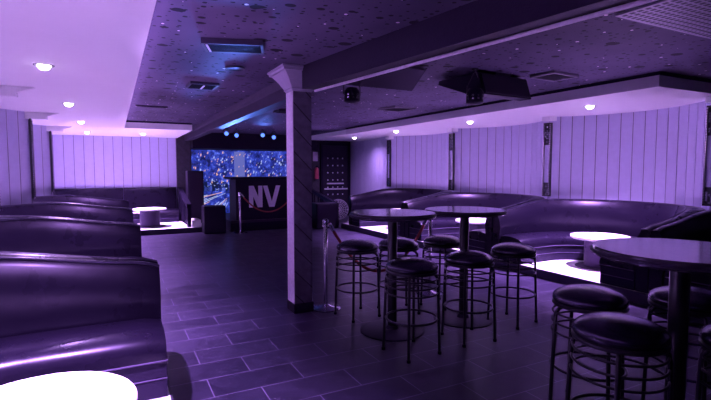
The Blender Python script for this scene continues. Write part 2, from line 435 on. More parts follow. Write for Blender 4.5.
mirror_strip(RCX-0.002, RC[3], 1, 'narrow dark mirror strip above the two high tables, second from the studded door')
mirror_strip(RCX-0.002, RC[4], 1, 'narrow dark mirror strip closest to the black studded door')
mirror_strip(LCX+0.002, LC[3], -1, 'thin mirror strip on the left wall behind the nearest low seat backs')
mirror_strip(LCX+0.002, LC[4], -1, 'thin mirror strip on the left wall, the middle of its three')
mirror_strip(LCX+0.002, LC[5], -1, 'thin mirror strip on the left wall beside the far panelled wall')

# ------------------------------------------------------------------ booths
def smooth(t): t = max(0, min(1, t)); return t*t*(3-2*t)
def booth(label, x0, xc, y0, y1, side, group):
    half = (y1-y0)/2 - 0.006; mid = (y0+y1)/2; t = 0.10
    r = half - t; U = abs(xc-x0)
    uc = U + BULGE - 0.13 - r
    arc, R, u0 = wall_arc((y1-y0)/2); R -= 0.035; u0 += U
    root = thing('booth_seat', label, 'booth seat', (x0, mid, 0.12), 0, group)
    # samples along the inner face: position, outward normal, outer distance
    S = []
    for k in range(9): u = uc*k/8; S.append(((u, -r), (0, -1)))
    n = 40
    for k in range(1, n):
        a = -pi/2 + pi*k/n; S.append(((uc + r*cos(a), r*sin(a)), (cos(a), sin(a))))
    for k in range(9): u = uc*(8-k)/8; S.append(((u, r), (0, 1)))
    def outer(p, nn):
        best = 9
        if abs(nn[1]) > 1e-6:
            d = (half - abs(p[1]))/abs(nn[1])
            if d > 0: best = min(best, d)
        # wall circle
        px, py = p[0]-u0, p[1]; bq = px*nn[0]+py*nn[1]; c = px*px+py*py-R*R
        disc = bq*bq - c
        if disc > 0 and p[0] + nn[0]*best > U - 0.02:
            d = -bq + sqrt(disc); best = min(best, d)
        return max(0.05, best)
    def W(p, nn, d, z): return (side*(p[0]+nn[0]*d), p[1]+nn[1]*d, z)
    Z = lambda z: z - 0.12
    rows = []; pipe = []; pipe2 = []
    for p, nn in S:
        D = outer(p, nn)
        u = p[0]
        zt = 0.845 + (0.155 if side > 0 else 0.12)*smooth(u/1.15)
        if u < 0.12: zt -= 0.03*(1-smooth(u/0.12))
        rows.append([W(p, nn, -0.03, Z(0.30)), W(p, nn, -0.04, Z(0.50)), W(p, nn, -0.052, Z(0.60)), W(p, nn, -0.052, Z(zt-0.21)), W(p, nn, -0.042, Z(zt-0.14)), W(p, nn, -0.024, Z(zt-0.085)), W(p, nn, -0.006, Z(zt-0.05)),
                     W(p, nn, 0.008, Z(zt-0.018)), W(p, nn, 0.03, Z(zt-0.002)), W(p, nn, max(0.05, D*0.5), Z(zt)), W(p, nn, D-0.02, Z(zt-0.004)), W(p, nn, D-0.003, Z(zt-0.02)), W(p, nn, D-0.003, Z(0.125)), W(p, nn, -0.03, Z(0.125))])
        pipe.append(W(p, nn, 0.012, Z(zt-0.006))); pipe2.append(W(p, nn, D-0.014, Z(zt-0.001)))
    # pad the ends slightly rounded
    bk = MB().loft(rows).build('backrest', M['leather'], root, True, 40)
    MB().tube(pipe, 0.007, 6).build('piping', M['piping'], bk, True)
    # seat
    rows = []; pl = []
    ss = []
    for k in range(7): ss.append(((uc*k/6 + 0.008*(k==0), -r), (0, -1)))
    for k in range(1, n): a = -pi/2+pi*k/n; ss.append(((uc + r*cos(a), r*sin(a)), (cos(a), sin(a))))
    for k in range(7): ss.append(((uc*(6-k)/6 + 0.008*(k==6), r), (0, 1)))
    for i, (p, nn) in enumerate(ss):
        e = min(i, len(ss)-1-i); dz = -0.018 if e == 0 else 0; uu = 0.02 if e == 0 else 0
        rows.append([W((p[0]+uu*0, p[1]), nn, d, Z(z + dz*(1 if z > 0.33 else 0))) for d, z in
                     [(-0.06, .34), (-0.06, .49), (-0.14, .505), (-0.24, .508), (-0.34, .50), (-0.41, .482), (-0.455, .45), (-0.47, .40), (-0.465, .34)]])
        pl.append(W(p, nn, -0.467, Z(0.342)))
    MB().loft(rows).build('seat', M['leather'], root, True, 40)
    rows = []; p1 = []
    for p, nn in ss:
        rows.append([W(p, nn, d, Z(z)) for d, z in [(-0.052, .124), (-0.052, .336), (-0.455, .336), (-0.455, .124)]])
        p1.append(W(p, nn, -0.457, Z(0.235)))
    bs = MB().loft(rows).build('base', M['leather_side'], root, True, 30)
    def endloop(z):  # line that runs across the end of the arm as well
        return [W((-0.012, -r), (0,-1), -0.06, Z(z))]
    MB().tube([W((0.006, -r), (0,-1), -0.06, Z(.34))] + [(q[0], q[1], q[2]) for q in pl] + [W((0.006, r), (0,1), -0.06, Z(.34))], 0.005, 6).build('piping', M['piping_pale'], bs, True)
    MB().tube([W((0.006, -r), (0,-1), -0.06, Z(.235))] + p1 + [W((0.006, r), (0,1), -0.06, Z(.235))], 0.004, 6).build('piping', M['piping_pale'], bs, True)
    return root

GL = 'dark booth seats along the left wall'; GR = 'dark booth seats along the right wall'
booth('dark leather curved booth nearest the camera, its seat beside the bottom white table', LX0, LCX, LC[1], LC[2], -1, GL)
booth('dark leather booth whose back shows second from the bottom left table', LX0, LCX, LC[2], LC[3], -1, GL)
booth('dark leather booth on the left, third back counted from the bottom white table', LX0, LCX, LC[3], LC[4], -1, GL)
booth('dark leather booth on the left whose back stands closest to the far bench', LX0, LCX, LC[4], LC[5], -1, GL)
booth('black curved booth at the right edge, in shadow behind the nearest high table', RX0, RCX, RC[0], RC[1], 1, GR)
booth('long dark curved booth around the brightly lit white table on the right', RX0, RCX, RC[1], RC[2], 1, GR)
booth('dark curved booth behind the middle high table, its arm rising left of the mirror strip', RX0, RCX, RC[2], RC[3], 1, GR)
booth('dark curved booth closest to the studded door, behind the left high table', RX0, RCX, RC[3], RC[4], 1, GR)

def bench(label, xa, xb, endl, endr):
    root = thing('bench_seat', label, 'bench', (xa, 13.33, 0.12), 0, 'bench sections along the far wall')
    w = xb-xa
    MB().prism([(-0.16,.30-.12),(-0.17,.34),(-0.12,.80),(-0.10,.86),(-0.05,.88),(-0.002,.87),(-0.002,.005),(-0.14,.005)], 'x', 0.004, w-0.004).build('backrest', M['leather'], root, True, 30)
    MB().prism([(-0.18,.19),(-0.18,.30),(-0.3,.325),(-0.5,.325),(-0.6,.30),(-0.63,.26),(-0.625,.19)], 'x', 0.004, w-0.004).build('seat', M['leather'], root, True, 30)
    b = MB().box(0.006, w-0.006, -0.60, -0.18, 0.005, 0.186).build('base', M['leather_side'], root)
    MB().tube([(0.01, -0.602, 0.10), (w-0.01, -0.602, 0.10)], 0.004, 6).build('piping', M['piping_pale'], b)
bench('dark straight bench section in the far left corner, left of the seam', -1.46, 0.2, 0, 0)
bench('dark straight bench section behind the small round white table by the far wall', 0.2, 1.46, 0, 0)

# sloping hand rails at the two sides of the stage
def rail(label, x, y0, z0, y1, z1, zb):
    root = thing('sloping_rail', label, 'railing', (x, y0, zb), 0, 'sloping rails beside the stage')
    MB().prism([(0, z0-zb), (0, z0-zb-0.09), (y1-y0, z1-zb-0.09), (y1-y0, z1-zb)], 'x', -0.05, 0.05).build('handrail', M['leather_side'], root)
    MB().rbox(-0.045, 0.045, 0.0, 0.10, 0.0, z0-zb-0.04, 0.006).build('post', M['leather_side'], root)
    MB().rbox(-0.045, 0.045, y1-y0-0.10, y1-y0, 0.0, z1-zb-0.06, 0.006).build('post', M['leather_side'], root)
    for k in range(1, 6):
        yy = (y1-y0)*k/6; zz = z0+(z1-z0)*k/6-zb
        MB().box(-0.015, 0.015, yy-0.02, yy+0.02, 0, zz-0.07).build('baluster', M['leather_side'], root)
rail('dark sloping rail at the end of the far bench, beside the tall speaker', 1.53, 11.42, 0.66, 13.1, 1.0, 0.12)
rail('blue-lit sloping rail between the stage and the studded door', 5.28, 11.4, 0.58, 13.2, 0.90, 0.0)
tag(MB().rbox(1.60, 1.795, 11.45, 12.0, 0.121, 0.27, 0.005).build('step_block', M['white_floor']), 'low white step block beside the sloping rail and tall speaker', 'step')

# ------------------------------------------------------------------ low white tables
def low_table(label, x, y, top, base, R=0.37, rd=0.19, first=[None]):
    h = top-base
    t = thing('low_table', label, 'low table', (x, y, base+0.001), 0, 'low round white tables')
    MB().lathe([(0, h-0.035), (R-0.01, h-0.035), (R, h-0.028), (R, h-0.007), (R-0.006, h), (0, h)], 48).build('tabletop', M['white_top'], t, True, 30)
    MB().lathe([(0, 0.012), (rd, 0.012), (rd, h-0.036), (0, h-0.036)], 36).build('pedestal', M['drum'], t, True, 30)
    MB().lathe([(0, 0), (rd+0.11, 0), (rd+0.11, 0.006), (rd+0.10, 0.012), (0, 0.012)], 36).build('foot_plate', M['drum'], t, True, 30)
    return t
low_table('glowing round white table cut off by the bottom left corner', -0.31, 2.17, 0.50, 0.12, 0.372)
low_table('small round white table in front of the far wall bench', 0.72, 11.95, 0.55, 0.12, 0.37, 0.22)
low_table('lit round white table inside the long curved booth on the right', 5.90, 4.12, 0.55, 0.12)
low_table('round white table mostly hidden behind the middle high table', 5.80, 6.47, 0.55, 0.12)
low_table('round white table glimpsed beyond the left high table', 5.80, 8.90, 0.55, 0.12)

# ------------------------------------------------------------------ high tables
def high_table(label, x, y):
    t = thing('high_table', label, 'high table', (x, y, 0), 0, 'round high tables')
    R = 0.38
    tp = MB().lathe([(0, 1.03), (R-0.006, 1.03), (R, 1.036), (R, 1.068), (R-0.006, 1.074), (0, 1.074)], 56)
    tp.build('tabletop', M['tabletop'], t, True, 30)
    MB().tube([((R)*cos(2*pi*k/56), (R)*sin(2*pi*k/56), 1.050) for k in range(56)], 0.011, 6, True).build('edge_band', M['table_edge'], t.children[0], True)
    MB().lathe([(0, 0.018), (0.043, 0.018), (0.043, 1.012), (0, 1.012)], 24).build('column', M['black_metal'], t, True, 30)
    MB().lathe([(0, 1.0125), (0.12, 1.0125), (0.12, 1.029), (0, 1.029)], 24).build('mounting_plate', M['black_metal'], t, True, 30)
    MB().lathe([(0, 0), (0.285, 0), (0.287, 0.008), (0.27, 0.014), (0.06, 0.022), (0.047, 0.05), (0, 0.05)], 48).build('base', M['riser'], t, True, 50)
high_table('round dark high table on a disc base beside the rope post, closest to the pillar', 2.20, 3.54)
high_table('round dark high table between the other two, its top overlapping the long booth', 2.99, 3.50)
high_table('large looking round dark high table closest to the camera, cut by the right edge', 2.395, 1.25)

# ------------------------------------------------------------------ bar stools
def make_stool():
    t = thing('bar_stool', '', 'bar stool', (0,0,0), 0, 'round black bar stools around the high tables')
    st = MB().lathe([(0, .648), (0.185, .648), (0.197, .655), (0.205, .668), (0.205, .680), (0.197, .694), (0.180, .708), (0.155, .720), (0.12, .731), (0.08, .739), (0.04, .743), (0, .744)], 44).build('seat', M['stool_leather'], t, True, 60)
    MB().lathe([(0.19, .632), (0.204, .634), (0.207, .640), (0.207, .650), (0.196, .656)], 44).build('rim', M['black_metal'], st, True, 60)
    MB().lathe([(0, .634), (0.17, .634), (0.178, .640), (0.178, .652), (0, .652)], 36).build('seat_plate', M['black_metal'], t, True, 40)
    for k in range(4):
        a = pi/4 + k*pi/2; c, s_ = cos(a), sin(a)
        pr = [(0.09, .630), (0.155, .628), (0.182, .618), (0.198, .598), (0.204, .57), (0.206, .50), (0.216, .25), (0.224, .012)]
        lg = MB().tube([(r*c, r*s_, z) for r, z in pr], 0.0115, 10).build('leg', M['black_metal'], t, True, 60)
        MB().lathe([(0, 0), (0.015, 0), (0.016, 0.02), (0.0, 0.022)], 12, 0.224*c, 0.224*s_).build('foot_cap', M['black'], lg, True)
    for z, R in ((.590, .200), (.535, .203), (.480, .205)):
        MB().ring(R, z, 0.0065).build('ring', M['black_metal'], t, True, 60)
    MB().ring(.204, .275, 0.0085).build('foot_ring', M['black_metal'], t, True, 60)
    return t
st0 = make_stool()
stools = [
 (2.12, 4.07, 8, 'black round stool beside the chrome rope post, closest to the pillar'),
 (2.56, 4.00, -10, 'black round stool behind the column of the left high table'),
 (2.07, 3.04, 6, 'black round stool standing in front of the left high table column'),
 (3.09, 3.96, 15, 'black round stool behind and between the two farther high tables'),
 (2.68, 3.07, -4, 'black round stool in front of the middle high table column'),
 (3.35, 3.22, 12, 'black round stool standing alone on the right of the middle high table'),
 (2.49, 1.79, 20, 'black round stool behind the closest stool, at the near high table'),
 (2.10, 1.35, -12, 'black round padded stool closest to the camera, left of the near table column'),
 (2.98, 1.50, 5, 'black round stool behind the column of the near high table, by the right edge'),
 (2.50, 0.98, 0, 'black round stool mostly cut off by the right edge of the picture'),
]
for i, (x, y, a, lb) in enumerate(stools):
    st0.scale.z = 1.022
    if i == 0: st0.location = (x, y, 0); st0.rotation_euler.z = radians(a); st0['label'] = lb
    else: dup(st0, lb, (x, y, 0), radians(a))

# ------------------------------------------------------------------ pillar and beam
t = thing('pillar', 'square board-clad pillar standing alone on the tiled floor', 'pillar', (1.68, 4.50, 0))
MB().box(-0.095, 0.095, -0.095, 0.095, 0.10, 2.225).build('shaft', M['boards'], t)
MB().box(-0.103, -0.096, -0.100, 0.095, 0.10, 2.225).build('lit_face', M['lit_face'], t)  # thin panel whose paler colour stands in for light on this side
MB().rbox(-0.108, 0.108, -0.108, 0.108, 0, 0.10, 0.006).build('plinth', M['black'], t)
b = MB()
for (x0, z0, x1, z1) in ((0.10, 2.20, 0.125, 2.235), (0.125, 2.235, 0.15, 2.30)):
    pass
def frustum(b, r0, z0, r1, z1):
    b.add([(-r0,-r0,z0),(r0,-r0,z0),(r0,r0,z0),(-r0,r0,z0),(-r1,-r1,z1),(r1,-r1,z1),(r1,r1,z1),(-r1,r1,z1)], [(0,3,2,1),(4,5,6,7),(0,1,5,4),(1,2,6,5),(2,3,7,6),(3,0,4,7)])
frustum(b, 0.100, 2.226, 0.112, 2.245); frustum(b, 0.118, 2.246, 0.118, 2.262); frustum(b, 0.118, 2.263, 0.16, 2.33); frustum(b, 0.16, 2.331, 0.215, 2.40); frustum(b, 0.235, 2.401, 0.24, 2.425); frustum(b, 0.25, 2.426, 0.25, 2.445)
b.build('capital', M['grille_plate'], t)
t = thing('ceiling_beam', 'dark ceiling beam running from the pillar head to the far wall', 'beam', (1.70, 4.72, 2.23), 0, 'beams under the dark ceiling')
MB().box(-0.0, 0.15, 0.0, 8.66, 0, 0.218).build('beam_core', M['dark_wall'], t)
MB().prism([(-0.001, 0.13), (-0.03, 0.16), (-0.04, 0.19), (-0.05, 0.216), (-0.001, 0.216)], 'y', 0.0, 8.66).build('moulding', M['dark_wall'], t)
t = thing('ceiling_beam', 'black ceiling beam running from the pillar head towards the top right', 'beam', (0, 0, 2.23), 0, 'beams under the dark ceiling')
ya, yb = 4.28, -2.98
xr = lambda y: 1.765 + 0.14*(4.33-y)
MB().prism([(xr(ya)-0.14, ya), (xr(ya), ya), (xr(yb), yb), (xr(yb)-0.14, yb)], 'z', 0, 0.218).build('beam_core', M['black'], t)
MB().prism([(xr(ya)-0.015, ya), (xr(ya)+0.004, ya), (xr(yb)+0.004, yb), (xr(yb)-0.015, yb)], 'z', -0.02, -0.001).build('edge_strip', M['lit_face'], t)  # lower lip, its lit look put into the pale colour

# ------------------------------------------------------------------ rope barriers
def post(label, x, y, h=0.95):
    t = thing('stanchion', label, 'rope post', (x, y, 0), 0, 'chrome rope posts')
    MB().lathe([(0, 0), (0.155, 0), (0.16, 0.006), (0.15, 0.014), (0.05, 0.028), (0.026, 0.045), (0, 0.045)], 36).build('base', M['chrome'], t, True, 50)
    MB().lathe([(0, 0.045), (0.022, 0.045), (0.022, h-0.02), (0, h-0.02)], 20).build('pole', M['chrome'], t, True, 30)
    MB().lathe([(0, h-0.09), (0.032, h-0.09), (0.034, h-0.08), (0.034, h-0.03), (0.028, h-0.012), (0.012, h), (0, h)], 20).build('cap', M['chrome'], t, True, 50)
def rope(label, a, b_, sag, n=28, r=0.016):
    a = Vector(a); b_ = Vector(b_)
    pts = []
    for k in range(n+1):
        s_ = k/n; p = a.lerp(b_, s_); p.z -= sag*4*s_*(1-s_); pts.append(p)
    t = thing('barrier_rope', label, 'rope', tuple(a), 0, 'ropes of the barriers')
    L = [p-a for p in pts]
    MB().tube(L, r, 10).build('cord', M['rope'], t, True, 60)
    MB().tube(L[:2], r+0.005, 10).build('end_cap', M['chrome'], t, True, 60); MB().tube(L[-2:], r+0.005, 10).build('end_cap', M['chrome'], t, True, 60)
post('chrome rope post standing right beside the square pillar', 1.94, 4.44)
post('chrome rope post behind the two farther high tables', 3.27, 4.43)
post('chrome rope post at the left front corner of the DJ counter', 2.56, 10.78)
post('chrome rope post in front of the DJ counter, hidden behind the pillar', 3.93, 10.78)
rope('red rope hanging low behind the stools between two chrome posts', (1.985, 4.44, 0.89), (3.225, 4.43, 0.89), 0.56)
rope('red rope drooping in front of the letters on the DJ counter', (2.60, 10.78, 0.88), (3.89, 10.78, 0.88), 0.42)

# ------------------------------------------------------------------ stage and DJ counter
struct(MB().box(2.40, 5.20, 11.02, 13.30, 0, 0.25).build('floor_stage', M['black']))
struct(MB().box(2.40, 5.20, 11.0, 11.019, 0.20, 0.262).build('trim_4', M['table_edge']))
t = thing('dj_counter', 'black DJ counter with large silver letters NV on the front', 'counter', (2.52, 11.12, 0.251))
MB().rbox(0.03, 1.42, 0, 0.70, 0, 0.975, 0.008).build('body', M['black'], t)
MB().rbox(-0.10, 1.52, -0.09, 0.76, 0.977, 1.03, 0.01).build('countertop', M['leather_side'], t)
b = MB(); H_ = 0.52; ox, oz = 0.34, 0.30
def poly(pts): b.prism([(ox+x, oz+z) for x, z in pts], 'y', -0.025, -0.001)
poly([(0,0),(.10,0),(.10,.52),(0,.52)])
b.prism([(ox+x, oz+z) for x, z in [(0,.52),(.115,.52),(.325,0),(.21,0)]], 'y', -0.024, -0.001)
poly([(.228,0),(.325,0),(.325,.52),(.228,.52)])
poly([(.345,.52),(.45,.52),(.60,0),(.495,0)])
b.prism([(ox+x, oz+z) for x, z in [(.53,0),(.625,0),(.775,.52),(.67,.52)]], 'y', -0.024, -0.001)
b.build('letters', M['logo'], t)

t = thing('video_wall', 'large blue glowing screen showing a city street at night', 'screen', (1.87, 13.38, 0.02))
MB().box(0, 3.1, -0.06, 0, 0, 1.98).build('cabinet', M['black'], t)
b = MB(); y = -0.063; W_, H_ = 3.1, 1.98
def q(x0, x1, z0, z1, m, dy=0, sk=0):
    b.cur = m; yy = y - dy; b.add([(x0,yy,z0),(x1,yy,z0),(x1+sk,yy,z1),(x0+sk,yy,z1)], [(0,1,2,3)])
q(0, W_, 0, H_, 0)
for k in range(170):
    x = random.uniform(0.03, W_-0.08); z = random.uniform(1.05, H_-0.06); s_ = random.uniform(0.012, 0.032)
    q(x, x+s_, z, z+s_*random.uniform(1.3, 2.4), 3 if random.random() < 0.45 and x < 1.6 or random.random() < .2 else 1, 0.002+k*1e-5, 0.012)
for k in range(60):
    x = random.uniform(0.05, W_-0.3); w = random.uniform(0.05, 0.16); h = random.uniform(0.05, 0.28)
    q(x, x+w, 0.85, 0.88+h, random.choice((4, 2, 4)), 0.001)
for k in range(90):
    x = random.uniform(0.05, W_-0.1); z = random.uniform(0.86, 1.15)
    q(x, x+random.uniform(.015,.04), z, z+random.uniform(.01,.03), random.choice((1,2)), 0.003)
# light trails on the road
for k in range(95):
    x0 = random.uniform(-3.2, 3.6); vx, vz = 1.18, 0.90
    t0 = random.uniform(0, .55); t1 = t0 + random.uniform(.2, .4); w = random.uniform(0.008, 0.022)
    xa, za = x0+(vx-x0)*t0, 0.08+(vz-0.08)*t0; xb, zb = x0+(vx-x0)*t1, 0.08+(vz-0.08)*t1
    if xb < 0.03 or xb > W_-0.03: continue
    if xa < 0.02: za += (zb-za)*(0.02-xa)/(xb-xa); xa = 0.02
    if xa > W_-.02: za += (zb-za)*(W_-.02-xa)/(xb-xa); xa = W_-.02
    b.cur = 1 if random.random() < .6 else (2 if random.random() < .7 else 3); yy = y-0.004-k*1e-5
    sc_ = 1-t1*.7
    b.add([(xa, yy, za-w*(1-t0*.7)), (xb, yy, zb-w*sc_), (xb, yy, zb+w*sc_), (xa, yy, za+w*(1-t0*.7))], [(0,1,2,3)])
q(1.15, 1.45, 1.02, H_-0.03, 5, 0.0005)
b.build('picture', [M['scr_base'], M['scr_white'], M['scr_mid'], M['scr_warm'], M['scr_dark'], M['scr_grey']], t)
# dark header over the screen, timber strip beside it
struct(MB().box(1.86, 5.35, 12.95, 13.35, 2.02, CEIL).build('wall_header', M['black']))
struct(MB().box(1.50, 1.85, 13.33, 13.395, 0.12, CEIL-0.003).build('wall_timber', M['boards_dark']))
struct(MB().box(5.02, 5.62, 13.30, 13.395, 0.0, 2.015).build('wall_timber', M['boards_dark']))

# speakers
def cabinet(name, label, x0, x1, y0, y1, z0, z1, cones, grp):
    t = thing(name, label, 'speaker', (x0, y0, z0), 0, grp)
    w, d, h = x1-x0, y1-y0, z1-z0
    MB().rbox(0, w, 0.012, d, 0, h, 0.012).build('body', M['speaker'], t)
    MB().rbox(0.03, w-0.03, 0, 0.0115, 0.03, h-0.03, 0.004).build('grille', M['speaker_grey'], t)
    return t
cabinet('loudspeaker', 'tall black loudspeaker between the sloping rail and the blue screen', 1.62+0.20, 2.06, 12.15, 12.55, 0.121, 1.43, 2, 'black speakers beside the stage') if False else None
cabinet('loudspeaker', 'tall black loudspeaker standing left of the blue screen', 1.61, 1.99, 12.15, 12.55, 0.121, 1.43, 2, 'black speakers beside the stage')
cabinet('subwoofer', 'low black speaker box left of the DJ counter, below the screen', 1.78, 2.26, 10.87, 11.27, 0.001, 0.63, 1, 'black speakers beside the stage')
cabinet('subwoofer', 'low black speaker box with blue-lit top between the pillar and the fan', 4.38, 4.98, 10.55, 10.98, 0.001, 0.63, 1, 'black speakers beside the stage')

# ------------------------------------------------------------------ door, extinguisher, sign, fan
dx0, dx1 = 5.74, 6.60
b = MB().box(dx0, dx1, 13.33, 13.38, 0.005, 2.20).build('door_1', M['dark_wall']); struct(b)
MB().box(-0.07, 0, 0, 0.10, 0, 2.28).build('door_frame', M['black'], b, loc=(dx0, 13.30, 0))
MB().box(0.0, 0.07, 0, 0.10, 0, 2.28).build('door_frame', M['black'], b, loc=(dx1, 13.30, 0))
MB().box(0.0, dx1-dx0, 0, 0.10, 2.205, 2.28).build('door_frame', M['black'], b, loc=(dx0, 13.30, 0))
s_ = MB()
for i in range(4):
    for j in range(8):
        s_.lathe([(0, 0.012), (0.019, 0.010), (0.024, 0)], 8, dx0+0.17+i*0.17, 13.329, 0.24+j*0.225, Matrix.Rotation(pi/2, 4, 'X'))
s_.build('door_studs', M['stud'], b, True)
for z, xa, xb in ((1.03, 0.12, 0.70), (0.86, 0.03, 0.84)):
    MB().rbox(dx0+xa, dx0+xb, 13.27, 13.30, z-0.022, z+0.022, 0.006).build('push_bar', M['stud'], b)
for zz in (1.03, 0.86):
    pass
t = thing('fire_extinguisher', 'red fire extinguisher mounted on the dark wall left of the studded door', 'fire extinguisher', (5.48, 13.20, 1.18))
MB().lathe([(0, 0), (0.06, 0), (0.065, 0.01), (0.065, 0.28), (0.045, 0.33), (0.02, 0.35), (0, 0.35)], 20).build('cylinder_body', M['red'], t, True, 40)
MB().rbox(-0.02, 0.05, -0.02, 0.02, 0.351, 0.40, 0.005).build('valve', M['black'], t)
MB().tube([(0.03, -0.01, .375), (0.085, -0.02, .35), (0.09, -0.02, .2), (0.08, -0.02, .1)], 0.009, 6).build('hose', M['black'], t, True)
MB().box(-0.04, 0.04, 0.066, 0.095, 0.1, 0.3).build('bracket', M['black'], t)
tag(MB().rbox(5.40, 5.55, 13.27, 13.298, 1.72, 2.0, 0.003).build('wall_sign', M['sign']), 'small pale plate on the wall above the fire extinguisher', 'sign')
t = thing('drum_fan', 'round wire-fronted floor fan standing before the studded door', 'fan', (5.62, 11.95, 0), radians(-27))
Rm = Matrix.Rotation(pi/2, 4, 'X')
b = MB()
for R in (0.06, 0.11, 0.16, 0.21, 0.25, 0.28): b.tube([(R*cos(2*pi*k/32), -0.10, 0.34+R*sin(2*pi*k/32)) for k in range(32)], 0.0055, 6, True)
for k in range(20):
    a = 2*pi*k/20; b.tube([(0.03*cos(a), -0.10, 0.34+0.03*sin(a)), (0.28*cos(a), -0.10, 0.34+0.28*sin(a))], 0.0045, 5)
b.build('front_grille', M['fan_wire'], t, True)
MB().lathe([(0.28, -0.1), (0.29, -0.1), (0.29, 0.10), (0.28, 0.10)], 36, 0, 0, 0.34, Rm).build('drum', M['vent'], t, True, 30)
MB().lathe([(0, -0.06), (0.06, -0.06), (0.07, 0.0), (0.06, 0.09), (0, 0.09)], 20, 0, 0, 0.34, Rm).build('motor', M['vent'], t, True, 40)
b = MB()
for k in range(4):
    a = 2*pi*k/4+.3; c, s_ = cos(a), sin(a); c2, s2 = cos(a+.75), sin(a+.75); c3, s3 = cos(a+.15), sin(a+.15)
    b.add([(0.05*c, -0.03, .34+.05*s_), (0.26*c3, -0.06, .34+.26*s3), (0.26*c2, 0.02, .34+.26*s2), (0.06*c2, 0.0, .34+.06*s2)], [(0,1,2,3)])
b.build('blade', M['vent'], t)
for sx in (-1, 1):
    MB().tube([(sx*0.30, 0, 0.34), (sx*0.31, 0, 0.1), (sx*0.28, -0.1, 0.012), (sx*0.28, 0.12, 0.012)], 0.012, 8).build('stand_leg', M['black_metal'], t, True)

# ------------------------------------------------------------------ ceiling fittings
def wedge_speaker(label, x0, x1, prof, rz=0):
    cy = prof[0][0]
    t = thing('hanging_speaker', label, 'ceiling speaker', (x0, cy, 2.2), rz, 'black wedge speakers hung from the ceiling')
    P = [(y-cy, z-2.2) for y, z in prof]
    w = x1-x0
    MB().prism(P, 'x', 0, w).build('body', M['speaker'], t)
    a, c = Vector((0, P[0][0], P[0][1])), Vector((0, P[-1][0], P[-1][1])); nrm = Vector((0, -(c.z-a.z), (c.y-a.y))).normalized()
    if nrm.y > 0: nrm = -nrm
    d = (c-a)
    o = [a+d*0.06+nrm*0.002, c-d*0.06+nrm*0.002, c-d*0.06+nrm*0.012, a+d*0.06+nrm*0.012]
    MB().prism([(p.y, p.z) for p in o], 'x', 0.03, w-0.03).build('grille', M['speaker_grey'], t)
    MB().box(w*.35, w*.65, P[1][0]*0.5, P[1][0]*0.5+0.05, 0.2, 0.248).build('bracket', M['black_metal'], t)
wedge_speaker('black wedge speaker under the ceiling closest to the pillar', 2.06, 2.71, [(4.0, 2.25), (4.5, 2.36), (4.5, 2.41), (3.74, 2.43)])
wedge_speaker('black wedge speaker under the ceiling near the lowered right ceiling', 3.24, 3.96, [(3.55, 2.20), (3.70, 2.20), (4.2, 2.38), (4.2, 2.42), (3.62, 2.42)], radians(4))

def par_can(label, x, y, z, lens, aim=(0,-1,-0.3), r=0.085, l=0.15, vertical=True):
    t = thing('spotlight', label, 'spotlight', (x, y, z), 0, 'small stage spotlights under the ceiling')
    if vertical:
        R4 = Matrix.Identity(4)
    else:
        R4 = Vector(aim).normalized().to_track_quat('-Z', 'Y').to_matrix().to_4x4()
    MB().lathe([(r*0.85, -l/2), (r, -l/2+.01), (r, l*0.25), (r*0.7, l/2), (0, l/2)], 24, M4=R4).build('can', M['speaker'], t, True, 40)
    bb = MB(); 
    for k in range(10):
        a = 2*pi*k/10
        for zz in (-0.03, 0.0):
            p = Vector((r*cos(a), r*sin(a), zz)); bb.add([R4 @ (p+Vector((-0.010*sin(a), 0.010*cos(a), -0.009))*1 + Vector((cos(a),sin(a),0))*.002), R4 @ (p+Vector((0.010*sin(a), -0.010*cos(a), -0.009))+ Vector((cos(a),sin(a),0))*.002), R4 @ (p+Vector((0.010*sin(a), -0.010*cos(a), 0.009))+ Vector((cos(a),sin(a),0))*.002), R4 @ (p+Vector((-0.010*sin(a), 0.010*cos(a), 0.009))+ Vector((cos(a),sin(a),0))*.002)], [(0,1,2,3)])
    bb.build('mesh', M['bead'], t)
    MB().lathe([(0, -l/2-0.012), (r*0.5, -l/2-0.009), (r*0.8, -l/2-0.001), (0, -l/2-0.001)], 20, M4=R4).build('lens', lens, t, True, 40)
    zt = CEIL - z
    for sx in (-1, 1): MB().tube([(sx*(r+.012), 0, 0), (sx*(r+.012), 0, min(zt-.03, l*.6)), (0, 0, zt-.012)], 0.006, 6).build('yoke_arm', M['black_metal'], t, True)
    MB().lathe([(0, zt-.015), (.035, zt-.015), (.035, zt-.001), (0, zt-.001)], 16).build('ceiling_plate', M['black_metal'], t, True, 40)
par_can('black slotted spotlight hanging between the pillar head and a wedge speaker', 2.26, 4.46, 2.24, M['black'])
par_can('black slotted spotlight hanging in front of the wedge speaker by the lowered ceiling', 3.20, 3.62, 2.18, M['black'])
for i, (x, y, z, lb) in enumerate([(2.42, 11.4, 2.33, 'blue spotlight above the screen, closest to the far end of the beam'), (2.68, 11.5, 2.30, 'blue spotlight above the screen, second from the far end of the beam'),
                    (3.30, 11.4, 2.32, 'blue spotlight above the DJ counter, second from the pillar'), (3.55, 11.3, 2.27, 'blue spotlight above the DJ counter, beside the pillar')]):
    par_can(lb, x, y, z, M['blue_lens'], (-0.3, -1, -0.25), 0.06, 0.11, False)

